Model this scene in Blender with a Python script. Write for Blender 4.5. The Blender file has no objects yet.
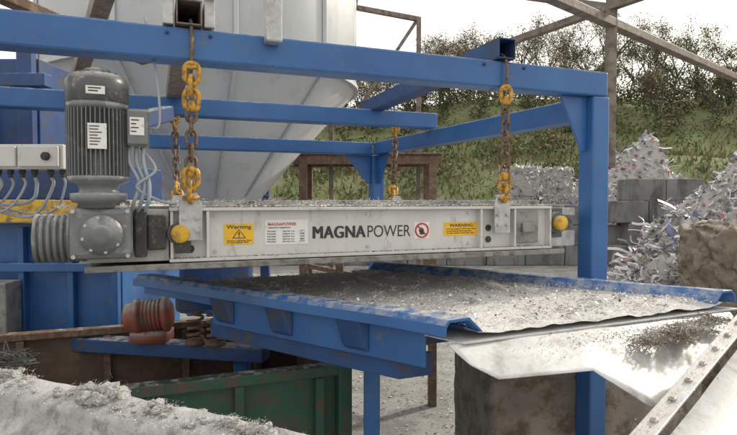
import bpy, math, random, bmesh
import numpy as np
from mathutils import Vector, Matrix, noise
random.seed(7); rng=np.random.default_rng(7)
sc=bpy.context.scene
COL=sc.collection
# ------------------------------------------------------------ materials
def mat(name, base, base2=None, scale=3.0, rough=.5, metal=0., dirt=None, dirt_amt=.45, dirt_scale=6.,
        dust=None, dust_amt=.0, bump=.15, bump_scale=60., streak=False, chips=None):
    m=bpy.data.materials.new(name); m.use_nodes=True
    N=m.node_tree.nodes; L=m.node_tree.links
    b=N['Principled BSDF']; tc=N.new('ShaderNodeTexCoord')
    def noi(sc_,det=3,ro=.6,mp=None):
        n=N.new('ShaderNodeTexNoise'); n.inputs['Scale'].default_value=sc_; n.inputs['Detail'].default_value=det
        n.inputs['Roughness'].default_value=ro
        src=tc.outputs['Object']
        if mp:
            k=N.new('ShaderNodeMapping'); k.inputs['Scale'].default_value=mp; L.new(src,k.inputs['Vector']); src=k.outputs[0]
        L.new(src,n.inputs['Vector']); return n
    def ramp(src,a,c):
        r=N.new('ShaderNodeMapRange'); r.inputs['From Min'].default_value=a; r.inputs['From Max'].default_value=c
        L.new(src,r.inputs['Value']); return r.outputs[0]
    def mix(f,a,c):
        x=N.new('ShaderNodeMix'); x.data_type='RGBA'
        if hasattr(f,'links'): L.new(f,x.inputs['Factor'])
        else: x.inputs['Factor'].default_value=f
        for s,v in ((6,a),(7,c)):
            if hasattr(v,'links'): L.new(v,x.inputs[s])
            else: x.inputs[s].default_value=(*v,1)
        return x.outputs[2]
    if base2 is None: base2=tuple(v*.75 for v in base)
    c=mix(ramp(noi(scale,2).outputs[0],.35,.65),base,base2)
    if dirt:
        t=.75-.45*dirt_amt
        dn=ramp(noi(dirt_scale,7,.72,(1,1,.35) if streak else None).outputs[0],t-.06,t+.09)
        c=mix(dn,c,dirt)
    if chips:
        c=mix(ramp(noi(26,4,.7).outputs[0],.66,.70),c,chips)
    if dust:
        g=N.new('ShaderNodeNewGeometry'); s=N.new('ShaderNodeSeparateXYZ'); L.new(g.outputs['Normal'],s.inputs[0])
        up=ramp(s.outputs[2],.3,.9)
        mm=N.new('ShaderNodeMath'); mm.operation='MULTIPLY'; L.new(up,mm.inputs[0])
        L.new(ramp(noi(14,5,.7).outputs[0],.62-.4*dust_amt,.8-.4*dust_amt),mm.inputs[1])
        c=mix(mm.outputs[0],c,dust)
    L.new(c,b.inputs['Base Color'])
    b.inputs['Metallic'].default_value=metal
    b.inputs['Roughness'].default_value=rough
    if rough<.6:
        rr=N.new('ShaderNodeMapRange'); rr.inputs['To Min'].default_value=max(.05,rough-.12); rr.inputs['To Max'].default_value=min(1,rough+.2)
        L.new(noi(11).outputs[0],rr.inputs['Value']); L.new(rr.outputs[0],b.inputs['Roughness'])
    if bump:
        bp=N.new('ShaderNodeBump'); bp.inputs['Strength'].default_value=bump; bp.inputs['Distance'].default_value=.01
        L.new(noi(bump_scale,3,.65).outputs[0],bp.inputs['Height']); L.new(bp.outputs[0],b.inputs['Normal'])
    return m
def matv(name,c1,c2,scale=0,rough=.85,metal=0):
    m=bpy.data.materials.new(name); m.use_nodes=True
    N=m.node_tree.nodes; L=m.node_tree.links;b=N['Principled BSDF']
    g=N.new('ShaderNodeNewGeometry');x=N.new('ShaderNodeMix');x.data_type='RGBA'
    x.inputs[6].default_value=(*c1,1);x.inputs[7].default_value=(*c2,1);L.new(g.outputs['Random Per Island'],x.inputs[0])
    L.new(x.outputs[2],b.inputs['Base Color']);b.inputs['Roughness'].default_value=rough;b.inputs['Metallic'].default_value=metal
    return m
DUST=(.48,.475,.465)
M={}
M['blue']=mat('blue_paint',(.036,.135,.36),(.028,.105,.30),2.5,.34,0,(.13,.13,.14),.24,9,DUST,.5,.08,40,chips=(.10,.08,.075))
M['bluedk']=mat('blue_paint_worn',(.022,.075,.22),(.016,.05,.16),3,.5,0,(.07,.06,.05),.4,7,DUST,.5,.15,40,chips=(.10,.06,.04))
M['grey']=mat('grey_machine_paint',(.62,.615,.60),(.55,.545,.53),4,.34,0,(.30,.28,.25),.31,11,(.58,.57,.55),.8,.08,50,True,chips=(.42,.39,.35))
M['greyd']=mat('grey_pan',(.28,.28,.27),(.21,.21,.20),6,.45,.2,(.12,.10,.08),.45,12,DUST,.6,.2,50)
M['motor']=mat('motor_grey',(.19,.20,.205),(.15,.16,.165),7,.34,.15,(.36,.35,.34),.3,16,(.47,.46,.45),.6,.1,70)
M['cowl']=mat('motor_cowl_dark',(.10,.105,.11),(.08,.085,.09),7,.32,.1,(.30,.29,.28),.25,16,(.47,.46,.45),.6,.1,70)
M['galv']=mat('galvanised_steel',(.56,.57,.58),(.40,.41,.42),9,.38,.5,(.34,.31,.28),.40,14,(.5,.48,.46),.6,.1,60)
M['sheet']=mat('pale_sheet_metal',(.66,.665,.67),(.55,.555,.56),3,.34,.22,(.42,.40,.38),.42,8,(.60,.59,.57),.4,.12,30)
M['fluffsheet']=mat('dust_coated_sheet',(.47,.47,.47),(.34,.34,.34),6,.6,.2,(.20,.19,.18),.5,16,(.54,.53,.52),.5,.6,70)
M['rust']=mat('rusty_steel',(.17,.10,.07),(.11,.07,.05),8,.75,.1,(.24,.17,.12),.5,16,DUST,.25,.3,60)
M['brown']=mat('weathered_galvanised_rail',(.25,.21,.18),(.18,.155,.135),8,.6,.2,(.13,.09,.065),.5,14,DUST,.2,.2,60)
M['yellow']=mat('yellow_paint',(.72,.45,.04),(.62,.36,.03),8,.5,0,(.22,.14,.06),.45,14,DUST,.45,.15,50)
M['chainy']=mat('yellow_chain_fitting',(.66,.36,.03),(.46,.24,.03),20,.42,.1,(.18,.11,.05),.5,40,DUST,.2,.2,90)
M['chain']=mat('rusty_chain',(.16,.12,.09),(.10,.07,.06),25,.55,.5,(.28,.17,.09),.5,40,DUST,.2,.2,90)
M['black']=mat('black_rubber',(.03,.03,.03),(.05,.05,.05),10,.55,0,(.2,.19,.18),.3,25,DUST,.4,.2,60)
M['belt']=mat('dusty_belt',(.14,.14,.14),(.2,.195,.19),8,.8,0,(.34,.33,.32),.6,12,(.60,.59,.57),1.1,.5,50)
M['white']=mat('white_label',(.78,.78,.76),(.72,.72,.70),9,.4,0,(.45,.44,.42),.3,30,None,0,.0)
M['sticky']=mat('yellow_label',(.85,.50,.02),(.80,.45,.02),9,.4,0,(.45,.33,.15),.33,30,None,0,.0)
M['red']=mat('red_label',(.55,.03,.03),None,9,.45,0,None,0,30,None,0,.0)
M['ink']=mat('black_ink',(.022,.022,.024),(.05,.05,.05),40,.5,0,(.30,.30,.29),.20,60,None,0,0)
M['redmotor']=mat('red_vibrator_paint',(.36,.09,.06),(.26,.07,.05),6,.6,0,(.16,.12,.10),.5,14,DUST,.7,.2)
M['green']=mat('green_skip_paint',(.022,.090,.058),(.016,.07,.045),3,.5,0,(.09,.06,.045),.45,9,DUST,.35,.25,40,chips=(.12,.07,.05))
M['skipin']=mat('skip_interior_rust',(.12,.085,.065),(.08,.055,.045),3,.8,0,(.17,.11,.07),.5,7,None,0,.3)
M['hopper']=mat('pale_grey_hopper_paint',(.52,.545,.565),(.47,.495,.515),1.2,.42,0,(.38,.37,.36),.33,2.2,None,0,.05,20,True)
M['conc']=mat('old_concrete',(.30,.265,.23),(.20,.17,.145),2.2,.9,0,(.13,.095,.07),.5,6,(.40,.37,.34),.5,.7,25)
M['concw']=mat('rendered_wall_concrete',(.24,.245,.25),(.16,.165,.175),1.1,.9,0,(.10,.095,.09),.5,2.5,None,0,.4,12,True)
M['rough']=mat('broken_concrete',(.38,.31,.23),(.25,.205,.155),5,.95,0,(.13,.11,.09),.5,9,(.46,.43,.38),.5,1.,30)
M['deck']=mat('dusty_deck',(.60,.595,.585),(.50,.495,.485),5,.9,.0,(.36,.35,.345),.45,10,(.66,.65,.635),.8,.9,90)
M['ground']=mat('yard_concrete',(.36,.355,.345),(.28,.275,.265),.5,.85,0,(.20,.195,.185),.5,1.6,None,0,.5,14)
M['grass']=mat('bank_grass',(.15,.19,.07),(.11,.14,.05),.25,.95,0,(.20,.18,.11),.45,.8,None,0,.8,4)
M['bark']=matv('bark',(.12,.10,.08),(.07,.06,.05))
M['leaf1']=matv('leaf_olive',(.14,.17,.06),(.08,.105,.036))
M['leaf2']=matv('leaf_brown',(.23,.175,.105),(.15,.12,.07))
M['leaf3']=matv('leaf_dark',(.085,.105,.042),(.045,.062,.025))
M['f1']=matv('flake_pale',(.76,.755,.74),(.58,.575,.56))
M['f2']=matv('flake_grey',(.45,.44,.43),(.30,.29,.285))
M['f3']=matv('flake_dark',(.10,.10,.10),(.045,.045,.045))
M['f4']=matv('flake_brown',(.34,.26,.19),(.20,.14,.10))
M['f5']=matv('flake_blue',(.07,.16,.42),(.32,.30,.52),0,.6)
M['f6']=matv('flake_metal',(.82,.82,.84),(.52,.52,.54),0,.33,.45)
M['f7']=matv('flake_red',(.45,.07,.06),(.42,.20,.42),0,.6)
M['wool']=mat('fibre_fluff',(.60,.59,.57),(.46,.45,.43),30,1.,0,(.30,.29,.28),.4,60,None,0,1.,220)
M['hair']=matv('fibre_strands',(.56,.55,.53),(.36,.35,.34),0,1.)
M['cable']=matv('grey_cable',(.38,.41,.45),(.30,.33,.37),0,.5)
# ------------------------------------------------------------ geometry helpers
class G:
    def __init__(s): s.v=[];s.f=[];s.m=[]
    def add(s,v,f,mi=0):
        o=len(s.v); s.v+= [tuple(x) for x in v]; s.f+=[tuple(i+o for i in q) for q in f]; s.m+=[mi]*len(f); return s
    def box(s,a,b,mi=0):
        x0,y0,z0=a;x1,y1,z1=b
        v=[(x0,y0,z0),(x1,y0,z0),(x1,y1,z0),(x0,y1,z0),(x0,y0,z1),(x1,y0,z1),(x1,y1,z1),(x0,y1,z1)]
        return s.add(v,[(0,3,2,1),(4,5,6,7),(0,1,5,4),(1,2,6,5),(2,3,7,6),(3,0,4,7)],mi)
    def beam(s,p0,p1,w,h,mi=0,up=(0,0,1)):
        p0=Vector(p0);p1=Vector(p1);d=(p1-p0).normalized();u=Vector(up)
        if abs(d.dot(u))>.98:u=Vector((0,1,0))
        r=d.cross(u).normalized();u=r.cross(d)
        v=[]
        for p in (p0,p1):
            for a,b in ((-1,-1),(1,-1),(1,1),(-1,1)): v.append(p+r*w/2*a+u*h/2*b)
        return s.add(v,[(3,2,1,0),(4,5,6,7),(0,1,5,4),(1,2,6,5),(2,3,7,6),(3,0,4,7)],mi)
    def tube(s,pts,r,n=8,mi=0,closed=False,cap=True):
        P=[Vector(p) for p in pts];K=len(P);rs=r if hasattr(r,'__len__') else [r]*K
        d0=(P[1]-P[0]).normalized();a=Vector((0,0,1)) if abs(d0.z)<.9 else Vector((1,0,0))
        R=d0.cross(a).normalized();v=[]
        for i,p in enumerate(P):
            if closed:d=(P[(i+1)%K]-P[i-1]).normalized()
            else:d=(P[min(i+1,K-1)]-P[max(i-1,0)]).normalized()
            R=(R-d*R.dot(d)).normalized();U=d.cross(R)
            for j in range(n):
                t=2*math.pi*j/n; v.append(p+(R*math.cos(t)+U*math.sin(t))*rs[i])
        f=[]
        for i in range(K if closed else K-1):
            i2=(i+1)%K
            for j in range(n):
                j2=(j+1)%n; f.append((i*n+j,i*n+j2,i2*n+j2,i2*n+j))
        if cap and not closed:
            f.append(tuple(range(n-1,-1,-1)));f.append(tuple((K-1)*n+j for j in range(n)))
        return s.add(v,f,mi)
    def lathe(s,c,axis,prof,n=32,mi=0):
        c=Vector(c);ax=Vector(axis).normalized();a=Vector((0,0,1)) if abs(ax.z)<.9 else Vector((1,0,0))
        R=ax.cross(a).normalized();U=ax.cross(R);v=[];f=[]
        for d,r in prof:
            for j in range(n):
                t=2*math.pi*j/n; v.append(c+ax*d+(R*math.cos(t)+U*math.sin(t))*max(r,1e-4))
        for i in range(len(prof)-1):
            for j in range(n):
                j2=(j+1)%n;f.append((i*n+j,i*n+j2,(i+1)*n+j2,(i+1)*n+j))
        f.append(tuple(range(n-1,-1,-1)));f.append(tuple((len(prof)-1)*n+j for j in range(n)))
        return s.add(v,f,mi)
    def obj(s,name,mats,parent=None,bevel=0,smooth=False,solid=0):
        me=bpy.data.meshes.new(name);me.from_pydata(s.v,[],s.f)
        for m in (mats if isinstance(mats,(list,tuple)) else [mats]): me.materials.append(M[m])
        me.polygons.foreach_set('material_index',s.m)
        if smooth: me.polygons.foreach_set('use_smooth',[True]*len(s.f))
        me.update()
        o=bpy.data.objects.new(name,me);COL.objects.link(o)
        if parent:o.parent=parent
        if solid:
            q=o.modifiers.new('s','SOLIDIFY');q.thickness=solid
        if bevel:
            q=o.modifiers.new('b','BEVEL');q.width=bevel;q.segments=2;q.limit_method='ANGLE';q.angle_limit=.6
        if smooth and smooth!=2:
            try:
                bpy.context.view_layer.objects.active=o;o.select_set(True);bpy.ops.object.shade_auto_smooth(angle=.7);o.select_set(False)
            except Exception as e: print(e)
        return o
_b=bmesh.new();bmesh.ops.create_icosphere(_b,subdivisions=3,radius=1);_b.verts.ensure_lookup_table()
IV=[v.co.copy() for v in _b.verts];IF=[tuple(v.index for v in f.verts) for f in _b.faces];_b.free()
def blob(g,c,r,mi,flat=.55):
    c=Vector(c);k=random.uniform(0,90);v=[]
    for p in IV:
        n=1+.45*noise.noise(p*1.6+Vector((k,0,0)))+.25*noise.noise(p*4+Vector((0,k,0)))+.16*noise.noise(p*9+Vector((0,0,k)))
        v.append(c+Vector((p.x,p.y,p.z*flat))*r*n)
    g.add(v,IF,mi)
def empty(name,loc=(0,0,0),rz=0,parent=None):
    e=bpy.data.objects.new(name,None);COL.objects.link(e);e.location=loc;e.rotation_euler=(0,0,rz);e.empty_display_size=.1
    if parent:e.parent=parent
    return e
TH=math.atan(.3833)
O=(-.893,2.8,0)
FR=Matrix.Translation(O)@Matrix.Rotation(TH,4,'Z')
def W(s,t,z): return FR@Vector((s,t,z))
def flakes(g,pts,smin,smax,nm,flat=.5,elong=2.5):
    for p in pts:
        p=Vector(p);L=random.uniform(smin,smax);a=random.uniform(0,6.283)
        d=Vector((math.cos(a),math.sin(a),random.uniform(-flat,flat))).normalized()
        e=Vector((-d.y,d.x,random.uniform(-flat,flat))).normalized()
        w=L/random.uniform(1,elong)
        v=[p-d*L/2,p+e*w/2+Vector((0,0,L*.1*flat)),p+d*L/2*random.uniform(.6,1),p-e*w/2*random.uniform(.4,1)]
        g.add(v,[(0,1,2,3)],random.choices(range(len(nm)),nm)[0])
def tuft(g,c,r,n,mi=0,flat=.6,w=.0016,ll=1.):
    c=Vector(c)
    for i in range(n):
        q=Vector((random.gauss(0,1),random.gauss(0,1),abs(random.gauss(0,flat))))*r*.4
        L=r*random.uniform(.12,.32)*ll
        d=Vector((random.gauss(0,1),random.gauss(0,1),random.gauss(0,.5))).normalized()
        d2=(d+Vector((random.gauss(0,.8),random.gauss(0,.8),random.gauss(0,.5)))).normalized()
        e=d.cross(Vector((random.random(),random.random(),random.random()))).normalized()*w*random.uniform(.6,2.)
        p=c+q;p2=p+d*L;p3=p2+d2*L
        g.add([p-e,p+e,p2+e,p2-e,p3+e*.4,p3-e*.4],[(0,1,2,3),(3,2,4,5)],mi)
FM=['f1','f2','f3','f4','f5','f6','f7','wool','hair']
# ------------------------------------------------------------ gantry frame
gan=empty('steel_gantry_frame',O,TH)
def bm(name,p0,p1,w=.15,h=.15,m='blue',bev=.012):
    return G().beam(p0,p1,w,h).obj(name,m,gan,bev)
bm('front_beam',(-2.2,0,2.757),(2.60,0,2.75),.14,.158)
bm('middle_beam',(-2.6,2.05,2.775),(2.44,2.05,2.775))
bm('rear_beam',(-3,3.5,2.625),(2.325,3.5,2.625),h=.148)
bm('side_beam',(2.55,.067,2.603),(2.4,3.42,2.623),h=.15)
bm('front_post',(2.55,0,0),(2.55,0,2.670),.136,.136)
bm('rear_post',(2.4,3.5,0),(2.4,3.5,2.548))
bm('left_post',(-2.1,0,0),(-2.1,0,2.670))
bm('left_rear_post',(-2.1,3.5,0),(-2.1,3.5,2.548))
for i,s in enumerate((0.0,1.8)):
    g=G();w=.12
    t0,t1=(-.10,2.3)
    z0=2.853-.014
    g.box((s-w/2,t0,z0),(s+w/2,t1,z0+.008));g.box((s-w/2,t0,z0+.112),(s+w/2,t1,z0+.12))
    g.box((s-w/2,t0,z0+.008),(s-w/2+.008,t1,z0+.112));g.box((s+w/2-.008,t0,z0+.008),(s+w/2,t1,z0+.112))
    g.obj('top_tube_%d'%i,'bluedk' if i else 'brown',gan,.003)
g=G()
def plate(g,pts,t0,t1,mi=0,axis='t'):
    n=len(pts);v=[(a,t0,b) if axis=='t' else (t0,a,b) for a,b in pts]+[(a,t1,b) if axis=='t' else (t1,a,b) for a,b in pts]
    f=[tuple(range(n)),tuple(range(2*n-1,n-1,-1))]+[((i+1)%n,i,n+i,n+(i+1)%n) for i in range(n)]
    g.add(v,f,mi)
plate(g,[(2.27,2.671),(2.481,2.671),(2.481,2.32),(2.44,2.32)],-.01,.01)
plate(g,[(3.1,2.546),(3.42,2.546),(3.42,2.2),(3.36,2.2)],2.39,2.41,axis='s')
plate(g,[(2.0,2.546),(2.322,2.546),(2.322,2.2),(2.28,2.2)],3.49,3.51)
g.obj('gusset_plates','blue',gan,.003)
g=G();g.box((.36,-.155,2.785),(.44,-.075,3.9));g.obj('upright_tube','galv',gan,.008)
g=G()
g.box((-.12,-.085,2.838),(-.07,.085,2.99));g.box((.07,-.085,2.838),(.12,.085,2.99));g.beam((-.16,-.11,2.985),(.16,-.11,2.99),.03,.03)
g.obj('clamp_plates','galv',gan,.004)
bm('left_cross_beam',(-.75,2.05,2.86),(-.35,-.0,3.06),.09,.09,'brown',.006)
bm('left_diag',(-.2,1.2,2.95),(-1.4,.5,3.25),.10,.06,'rust',.006)
bm('left_short_blue',(-.5,1.0,2.45),(-.05,1.9,2.70),.10,.12,'bluedk',.01)
g=G()
for z in (2.60,2.45): g.lathe((2.62,-.0,z),(1,0,0),[(0,.014),(.012,.014)],6)
for s in (-.1,.1,1.66,1.94): g.lathe((s,-.071,2.80),(0,-1,0),[(0,.010),(.008,.010),(.009,.006),(.015,.006)],6)
g.obj('bolts','bluedk',gan)
# ------------------------------------------------------------ handrail
hr=empty('walkway_railing')
g=G()
g.beam((1.632,3.80,2.22),(1.632,3.80,3.36),.075,.012);g.beam((1.668,3.84,2.22),(1.668,3.84,3.36),.012,.075)
g.obj('angle_upright','brown',hr,.002)
g=G();g.beam((.55,2.87,3.19),(6.2,7.78,3.19),.07,.055);g.obj('upper_rail','brown',hr,.004)
g=G();g.beam((2.05,3.05,3.30),(.35,6.15,3.30),.055,.05);g.obj('cross_rail','brown',hr,.004)
g=G();g.beam((1.63,3.83,3.3),(1.0,4.5,3.65),.05,.05);g.obj('brace','brown',hr,.004)
g=G();g.beam((5.6,7.26,3.16),(5.6,7.26,4.6),.05,.05);g.obj('rail_posts','brown',hr,.004)
hr2=empty('access_platform_railing')
g=G()
for x in (.80,-.6): g.beam((x,9,0),(x,9,4.9),.07,.07)
g.beam((-.9,8.6,5.05),(.80,9,4.87),.07,.07);g.beam((-1.2,9,4.2),(.8,9,4.2),.05,.05);g.beam((-.2,9,3.4),(.8,9,4.9),.05,.05)
g.obj('rails','brown',hr2,.005)
# ------------------------------------------------------------ magnet separator
mg=empty('overband_magnet_separator',O,TH)
g=G()
g.box((-.09,.0,1.712),(2.17,.012,1.945))
g.obj('side_web','grey',mg,.002)
g=G();g.box((-.10,-.05,1.946),(2.18,.06,1.962));g.box((-.10,-.05,1.695),(2.18,.06,1.711));g.obj('side_flanges','grey',mg,.003)
g=G();g.box((-.47,-.075,1.662),(2.26,-.06,1.692));g.box((-.47,-.06,1.662),(2.26,1.5,1.672));g.obj('bottom_pan','greyd',mg,.003)
g=G()
for s0 in (-.095,.075,1.66,1.90,2.165): g.box((s0,-.045,1.712),(s0+.014,.0,1.945))
g.obj('web_stiffeners','grey',mg,.002)
g=G();g.box((-.10,1.49,1.695),(2.18,1.51,1.962));g.obj('far_side_web','grey',mg,.003)
g=G()
for s0 in (0.0,1.80):
    plate(g,[(s0-.055,1.80),(s0+.055,1.80),(s0+.055,1.97),(s0+.03,2.035),(s0-.03,2.035),(s0-.055,1.97)],-.066,-.051)
    plate(g,[(s0-.055,1.80),(s0+.055,1.80),(s0+.055,1.97),(s0+.03,2.035),(s0-.03,2.035),(s0-.055,1.97)],1.51,1.53)
g.obj('lifting_lugs','galv',mg,.003)
g=G()
for s0 in (0.0,1.80):
    for dz in (1.85,1.91):
        for ds in (-.03,.03): g.lathe((s0+ds,-.066,dz),(0,-1,0),[(0,.011),(.010,.011),(.011,.006)],6)
for s0 in (.12,.95,1.60,2.05,2.1):
    for z in (1.74,1.92): g.lathe((s0,-.0,z),(0,-1,0),[(0,.009),(.008,.009)],6)
g.obj('bolts','galv',mg)
g=G()
for s0,z in ((-.0,1.755),(1.74,1.83),(1.86,1.83),(1.74,1.76)): g.lathe((s0,-.0,z),(0,-1,0),[(0,.02),(.004,.02)],20)
g.obj('slot_holes','ink',mg)
g=G();g.box((1.925,-.03,1.735),(2.09,-.0,1.925));g.box((1.96,-.05,1.80),(2.05,-.03,1.86));g.obj('takeup_panel','greyd',mg,.004)
g=G();pr=[];R=.135;zc=1.835
s0,s1=-.40,2.33
for k in range(13):
    a=math.pi/2+math.pi*k/12; pr.append((s0+R*math.cos(a),zc+R*math.sin(a)))
for k in range(13):
    a=-math.pi/2+math.pi*k/12; pr.append((s1+R*math.cos(a),zc+R*math.sin(a)))
plate(g,pr,.09,1.45)
for k in range(9):
    s=-.3+k*.31; g.box((s,.10,1.969),(s+.02,1.44,1.998))
for a in (100,130,160,190,220,250):
    a=math.radians(a);c=Vector((s0,0,zc));d=Vector((math.cos(a),0,math.sin(a)))
    g.beam(c+d*(R+.012)+Vector((0,.1,0)),c+d*(R+.012)+Vector((0,1.44,0)),.02,.03,up=d)
g.obj('cleated_belt','belt',mg,.004)
g=G()
prof=[]
for k in range(8): prof+=[(k*.027,.112),(k*.027+.015,.112),(k*.027+.016,.097),(k*.027+.026,.097)]
prof=[(-.012,.05),(-.004,.09)]+prof
g.lathe((-.67,-.02,1.825),(1,0.0,0),prof,32);g.obj('drive_drum','motor',mg,0,True)
g=G();g.box((-.50,.0,1.70),(-.10,.03,1.955));g.obj('drive_end_plate','grey',mg,.003)
g=G()
g.box((-.52,-.19,1.735),(-.26,-.005,1.965));g.obj('gearbox','motor',mg,.025)
g=G()
g.lathe((-.385,-.19,1.845),(0,-1,0),[(0,.088),(.018,.088),(.022,.075),(.03,.072),(.032,.05),(.045,.045),(.048,.02)],32)
g.obj('gearbox_cover','motor',mg,0,True)
g=G()
for k in range(8):
    a=k*math.pi/4+.2; g.lathe((-.385+.077*math.cos(a),-.208,1.845+.077*math.sin(a)),(0,-1,0),[(0,.008),(.008,.008)],6)
for a,b in ((-.50,1.75),(-.28,1.75),(-.50,1.95),(-.28,1.95)): g.lathe((a,-.19,b),(0,-1,0),[(0,.010),(.010,.010)],6)
g.obj('gearbox_bolts','galv',mg)
g=G();g.box((-.255,-.11,1.73),(-.20,-.0,1.96));g.box((-.20,-.07,1.76),(-.115,-.0,1.93));g.obj('torque_arm','black',mg,.008)
g=G();g.box((-.075,-.062,1.74),(.0,-.052,1.82));g.obj('bearing_plate','black',mg,.003)
g=G();g.lathe((-.05,-.045,1.835),(0,-1,0),[(0,.045),(.03,.045),(.036,.038),(.038,.02),(.039,.0)],24);g.lathe((2.24,-.03,1.855),(0,-1,0),[(0,.048),(.04,.046),(.05,.038),(.053,.0)],24)
g.obj('bearing_caps','yellow',mg,0,True)
g=G();g.lathe((-.05,-.0,1.835),(0,-1,0),[(0,.062),(.045,.062)],24);g.lathe((2.24,.05,1.855),(0,-1,0),[(0,.07),(.08,.07),(.083,.055)],24);g.box((2.185,-.0,1.76),(2.30,.05,1.95));g.obj('bearing_housings','cowl',mg,.004)
g=G();g.box((2.18,.02,1.70),(2.42,.06,1.80));g.box((2.18,.02,1.90),(2.42,.06,1.95));g.obj('takeup_frame','galv',mg,.003)
mx,my=-.40,-.125
g=G()
g.lathe((mx,my,0),(0,0,1),[(1.965,.085),(1.985,.088),(1.99,.11),(2.005,.118),(2.03,.118),(2.032,.085),(2.05,.08),(2.07,.09),(2.085,.128),(2.105,.128),(2.11,.108),(2.40,.108),(2.405,.127),(2.43,.127)],40)
g.obj('motor_body','motor',mg,0,True)
g=G()
for k in range(44):
    a=2*math.pi*k/44;d=Vector((math.cos(a),math.sin(a),0))
    p=Vector((mx,my,0));g.beam(p+d*.117+Vector((0,0,2.108)),p+d*.117+Vector((0,0,2.40)),.004,.026,up=d)
g.obj('cooling_fins','motor',mg)
g=G()
g.lathe((mx,my,0),(0,0,1),[(2.43,.122),(2.435,.131),(2.515,.131),(2.535,.127),(2.553,.112),(2.558,.104),(2.56,.06),(2.575,.06),(2.585,.05),(2.587,.0)],40)
g.obj('fan_cowl','cowl',mg,0,True)
g=G()
for k in range(10):
    a=2*math.pi*k/10;g.beam((mx+.065*math.cos(a),my+.065*math.sin(a),2.561),(mx+.10*math.cos(a),my+.10*math.sin(a),2.561),.012,.004)
g.obj('cowl_slots','ink',mg)
g=G();g.box((mx+.12,my-.075,2.24),(mx+.215,my+.07,2.41));g.obj('terminal_box','motor',mg,.014)
g=G();g.box((mx+.125,my-.085,2.25),(mx+.21,my-.075,2.40));g.obj('terminal_lid','motor',mg,.004)
g=G();g.box((mx-.03,my-.138,2.22),(mx+.045,my-.134,2.33));g.box((mx-.035,my-.134,2.455),(mx+.04,my-.131,2.49));g.box((mx+.135,my-.088,2.29),(mx+.195,my-.0855,2.37));g.obj('rating_plate','white',mg,.001)
g=G()
for k in range(7): g.box((mx-.022,my-.1395,2.315-k*.013),(mx-.022+random.uniform(.03,.058),my-.138,2.319-k*.013))
for k in range(2): g.box((mx-.025,my-.1355,2.478-k*.012),(mx+.025-k*.012,my-.134,2.483-k*.012))
for k in range(4): g.box((mx+.141,my-.0895,2.355-k*.017),(mx+.141+random.uniform(.02,.045),my-.088,2.360-k*.017))
g.obj('rating_plate_print','ink',mg)
def bez(p,n=10):
    P=[Vector(x) for x in p];out=[]
    P=[P[0]*2-P[1]]+P+[P[-1]*2-P[-2]]
    for i in range(1,len(P)-2):
        for k in range(n):
            t=k/n;a,b,c,d=P[i-1:i+3]
            out.append(.5*((2*b)+(c-a)*t+(2*a-5*b+4*c-d)*t*t+(3*b-a-3*c+d)*t**3))
    out.append(P[-2]);return out
g=G()
for dx in (0,.03,.06):
    g.tube(bez([(mx+.13+dx,my-.02,2.245),(mx+.13+dx,my-.03,2.17),(mx+.17+dx*.7,my-.04,2.08),(mx+.15+dx,my-.03,2.0),(mx+.13+dx,my+.03,1.94)]),.0085,8,0)
g.tube(bez([(mx+.18,my,2.24),(mx+.24,my-.04,2.14),(mx+.16,my-.06,2.06),(mx+.25,my,2.0),(mx+.33,my+.05,1.98)]),.007,8,0)
g.tube(bez([(mx+.215,my,2.33),(mx+.26,my,2.36),(mx+.25,my+.1,2.6),(mx+.2,my+.2,2.9)]),.006,8,0)
g.obj('power_cables','cable',mg,0,2)
g=G();t=-.0025
g.box((.165,t,1.772),(.315,-.0005,1.878));g.box((1.433,t,1.788),(1.667,-.0005,1.868));g.obj('warning_labels','sticky',mg)
g=G();g.box((.374,t,1.765),(.606,-.0005,1.895));g.box((1.238,t,1.775),(1.338,-.0005,1.872));g.obj('white_labels','white',mg)
def text(body,s,z,size,m,t=-.0035,off=0,w=1.,al='LEFT',sp=1.):
    c=bpy.data.curves.new('label_text','FONT');c.body=body;c.size=size;c.extrude=.0006;c.offset=off;c.align_x=al;c.space_character=sp
    o=bpy.data.objects.new('label_text',c);COL.objects.link(o)
    o.rotation_euler=(math.pi/2,0,0);o.location=(s,t,z);o.scale=(w,1,1);c.materials.append(M[m]);o.parent=mg
    bpy.context.view_layer.update();return o
def fit(o,width):
    bpy.context.view_layer.update(); d=o.dimensions.x
    if d>0:o.scale=(o.scale[0]*width/d,1,1)
for k in range(5): fit(text('MAGNA',.626+.0019*k,1.792+(.001 if k%2 else 0),.094,'ink',off=0,t=-.001-.0003*k,sp=1.08),.30)
fit(text('POWER',.945,1.792,.094,'ink',off=.0,t=-.001),.265)
fit(text('Warning',.178,1.853,.027,'ink',off=.0003),.125)
fit(text('WARNING',1.47,1.840,.027,'ink',off=.0003),.16)
for i,(z,w) in enumerate(((1.825,.20),(1.812,.17),(1.80,.19))): fit(text('strong magnetic field keep clear',1.45,z,.011,'ink'),w)
for i,(z,w) in enumerate(((1.788,.125),(1.779,.11))): fit(text('strong magnetic field',.178,z,.010,'ink'),w)
fit(text('MAGNAPOWER',.39,1.865,.022,'red',off=.0003),.15)
fit(text('separation equipment',.39,1.851,.013,'ink'),.12)
for i,z in enumerate((1.832,1.818,1.804,1.790,1.777)): fit(text('Model       Serial no.     %d'%(271+i*37),.385,z,.011,'ink'),.20)
g=G();t2=-.0045
g.add([(.205,t2,1.803),(.275,t2,1.803),(.24,t2,1.850)],[(0,1,2)],0)
g.add([(.213,t2-.001,1.8065),(.267,t2-.001,1.8065),(.24,t2-.001,1.8445)],[(0,1,2)],1)
g.box((.237,t2-.003,1.818),(.243,t2-.0012,1.836),0);g.box((.237,t2-.003,1.809),(.243,t2-.0012,1.814),0)
g.obj('hazard_triangle',['ink','sticky'],mg)
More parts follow.
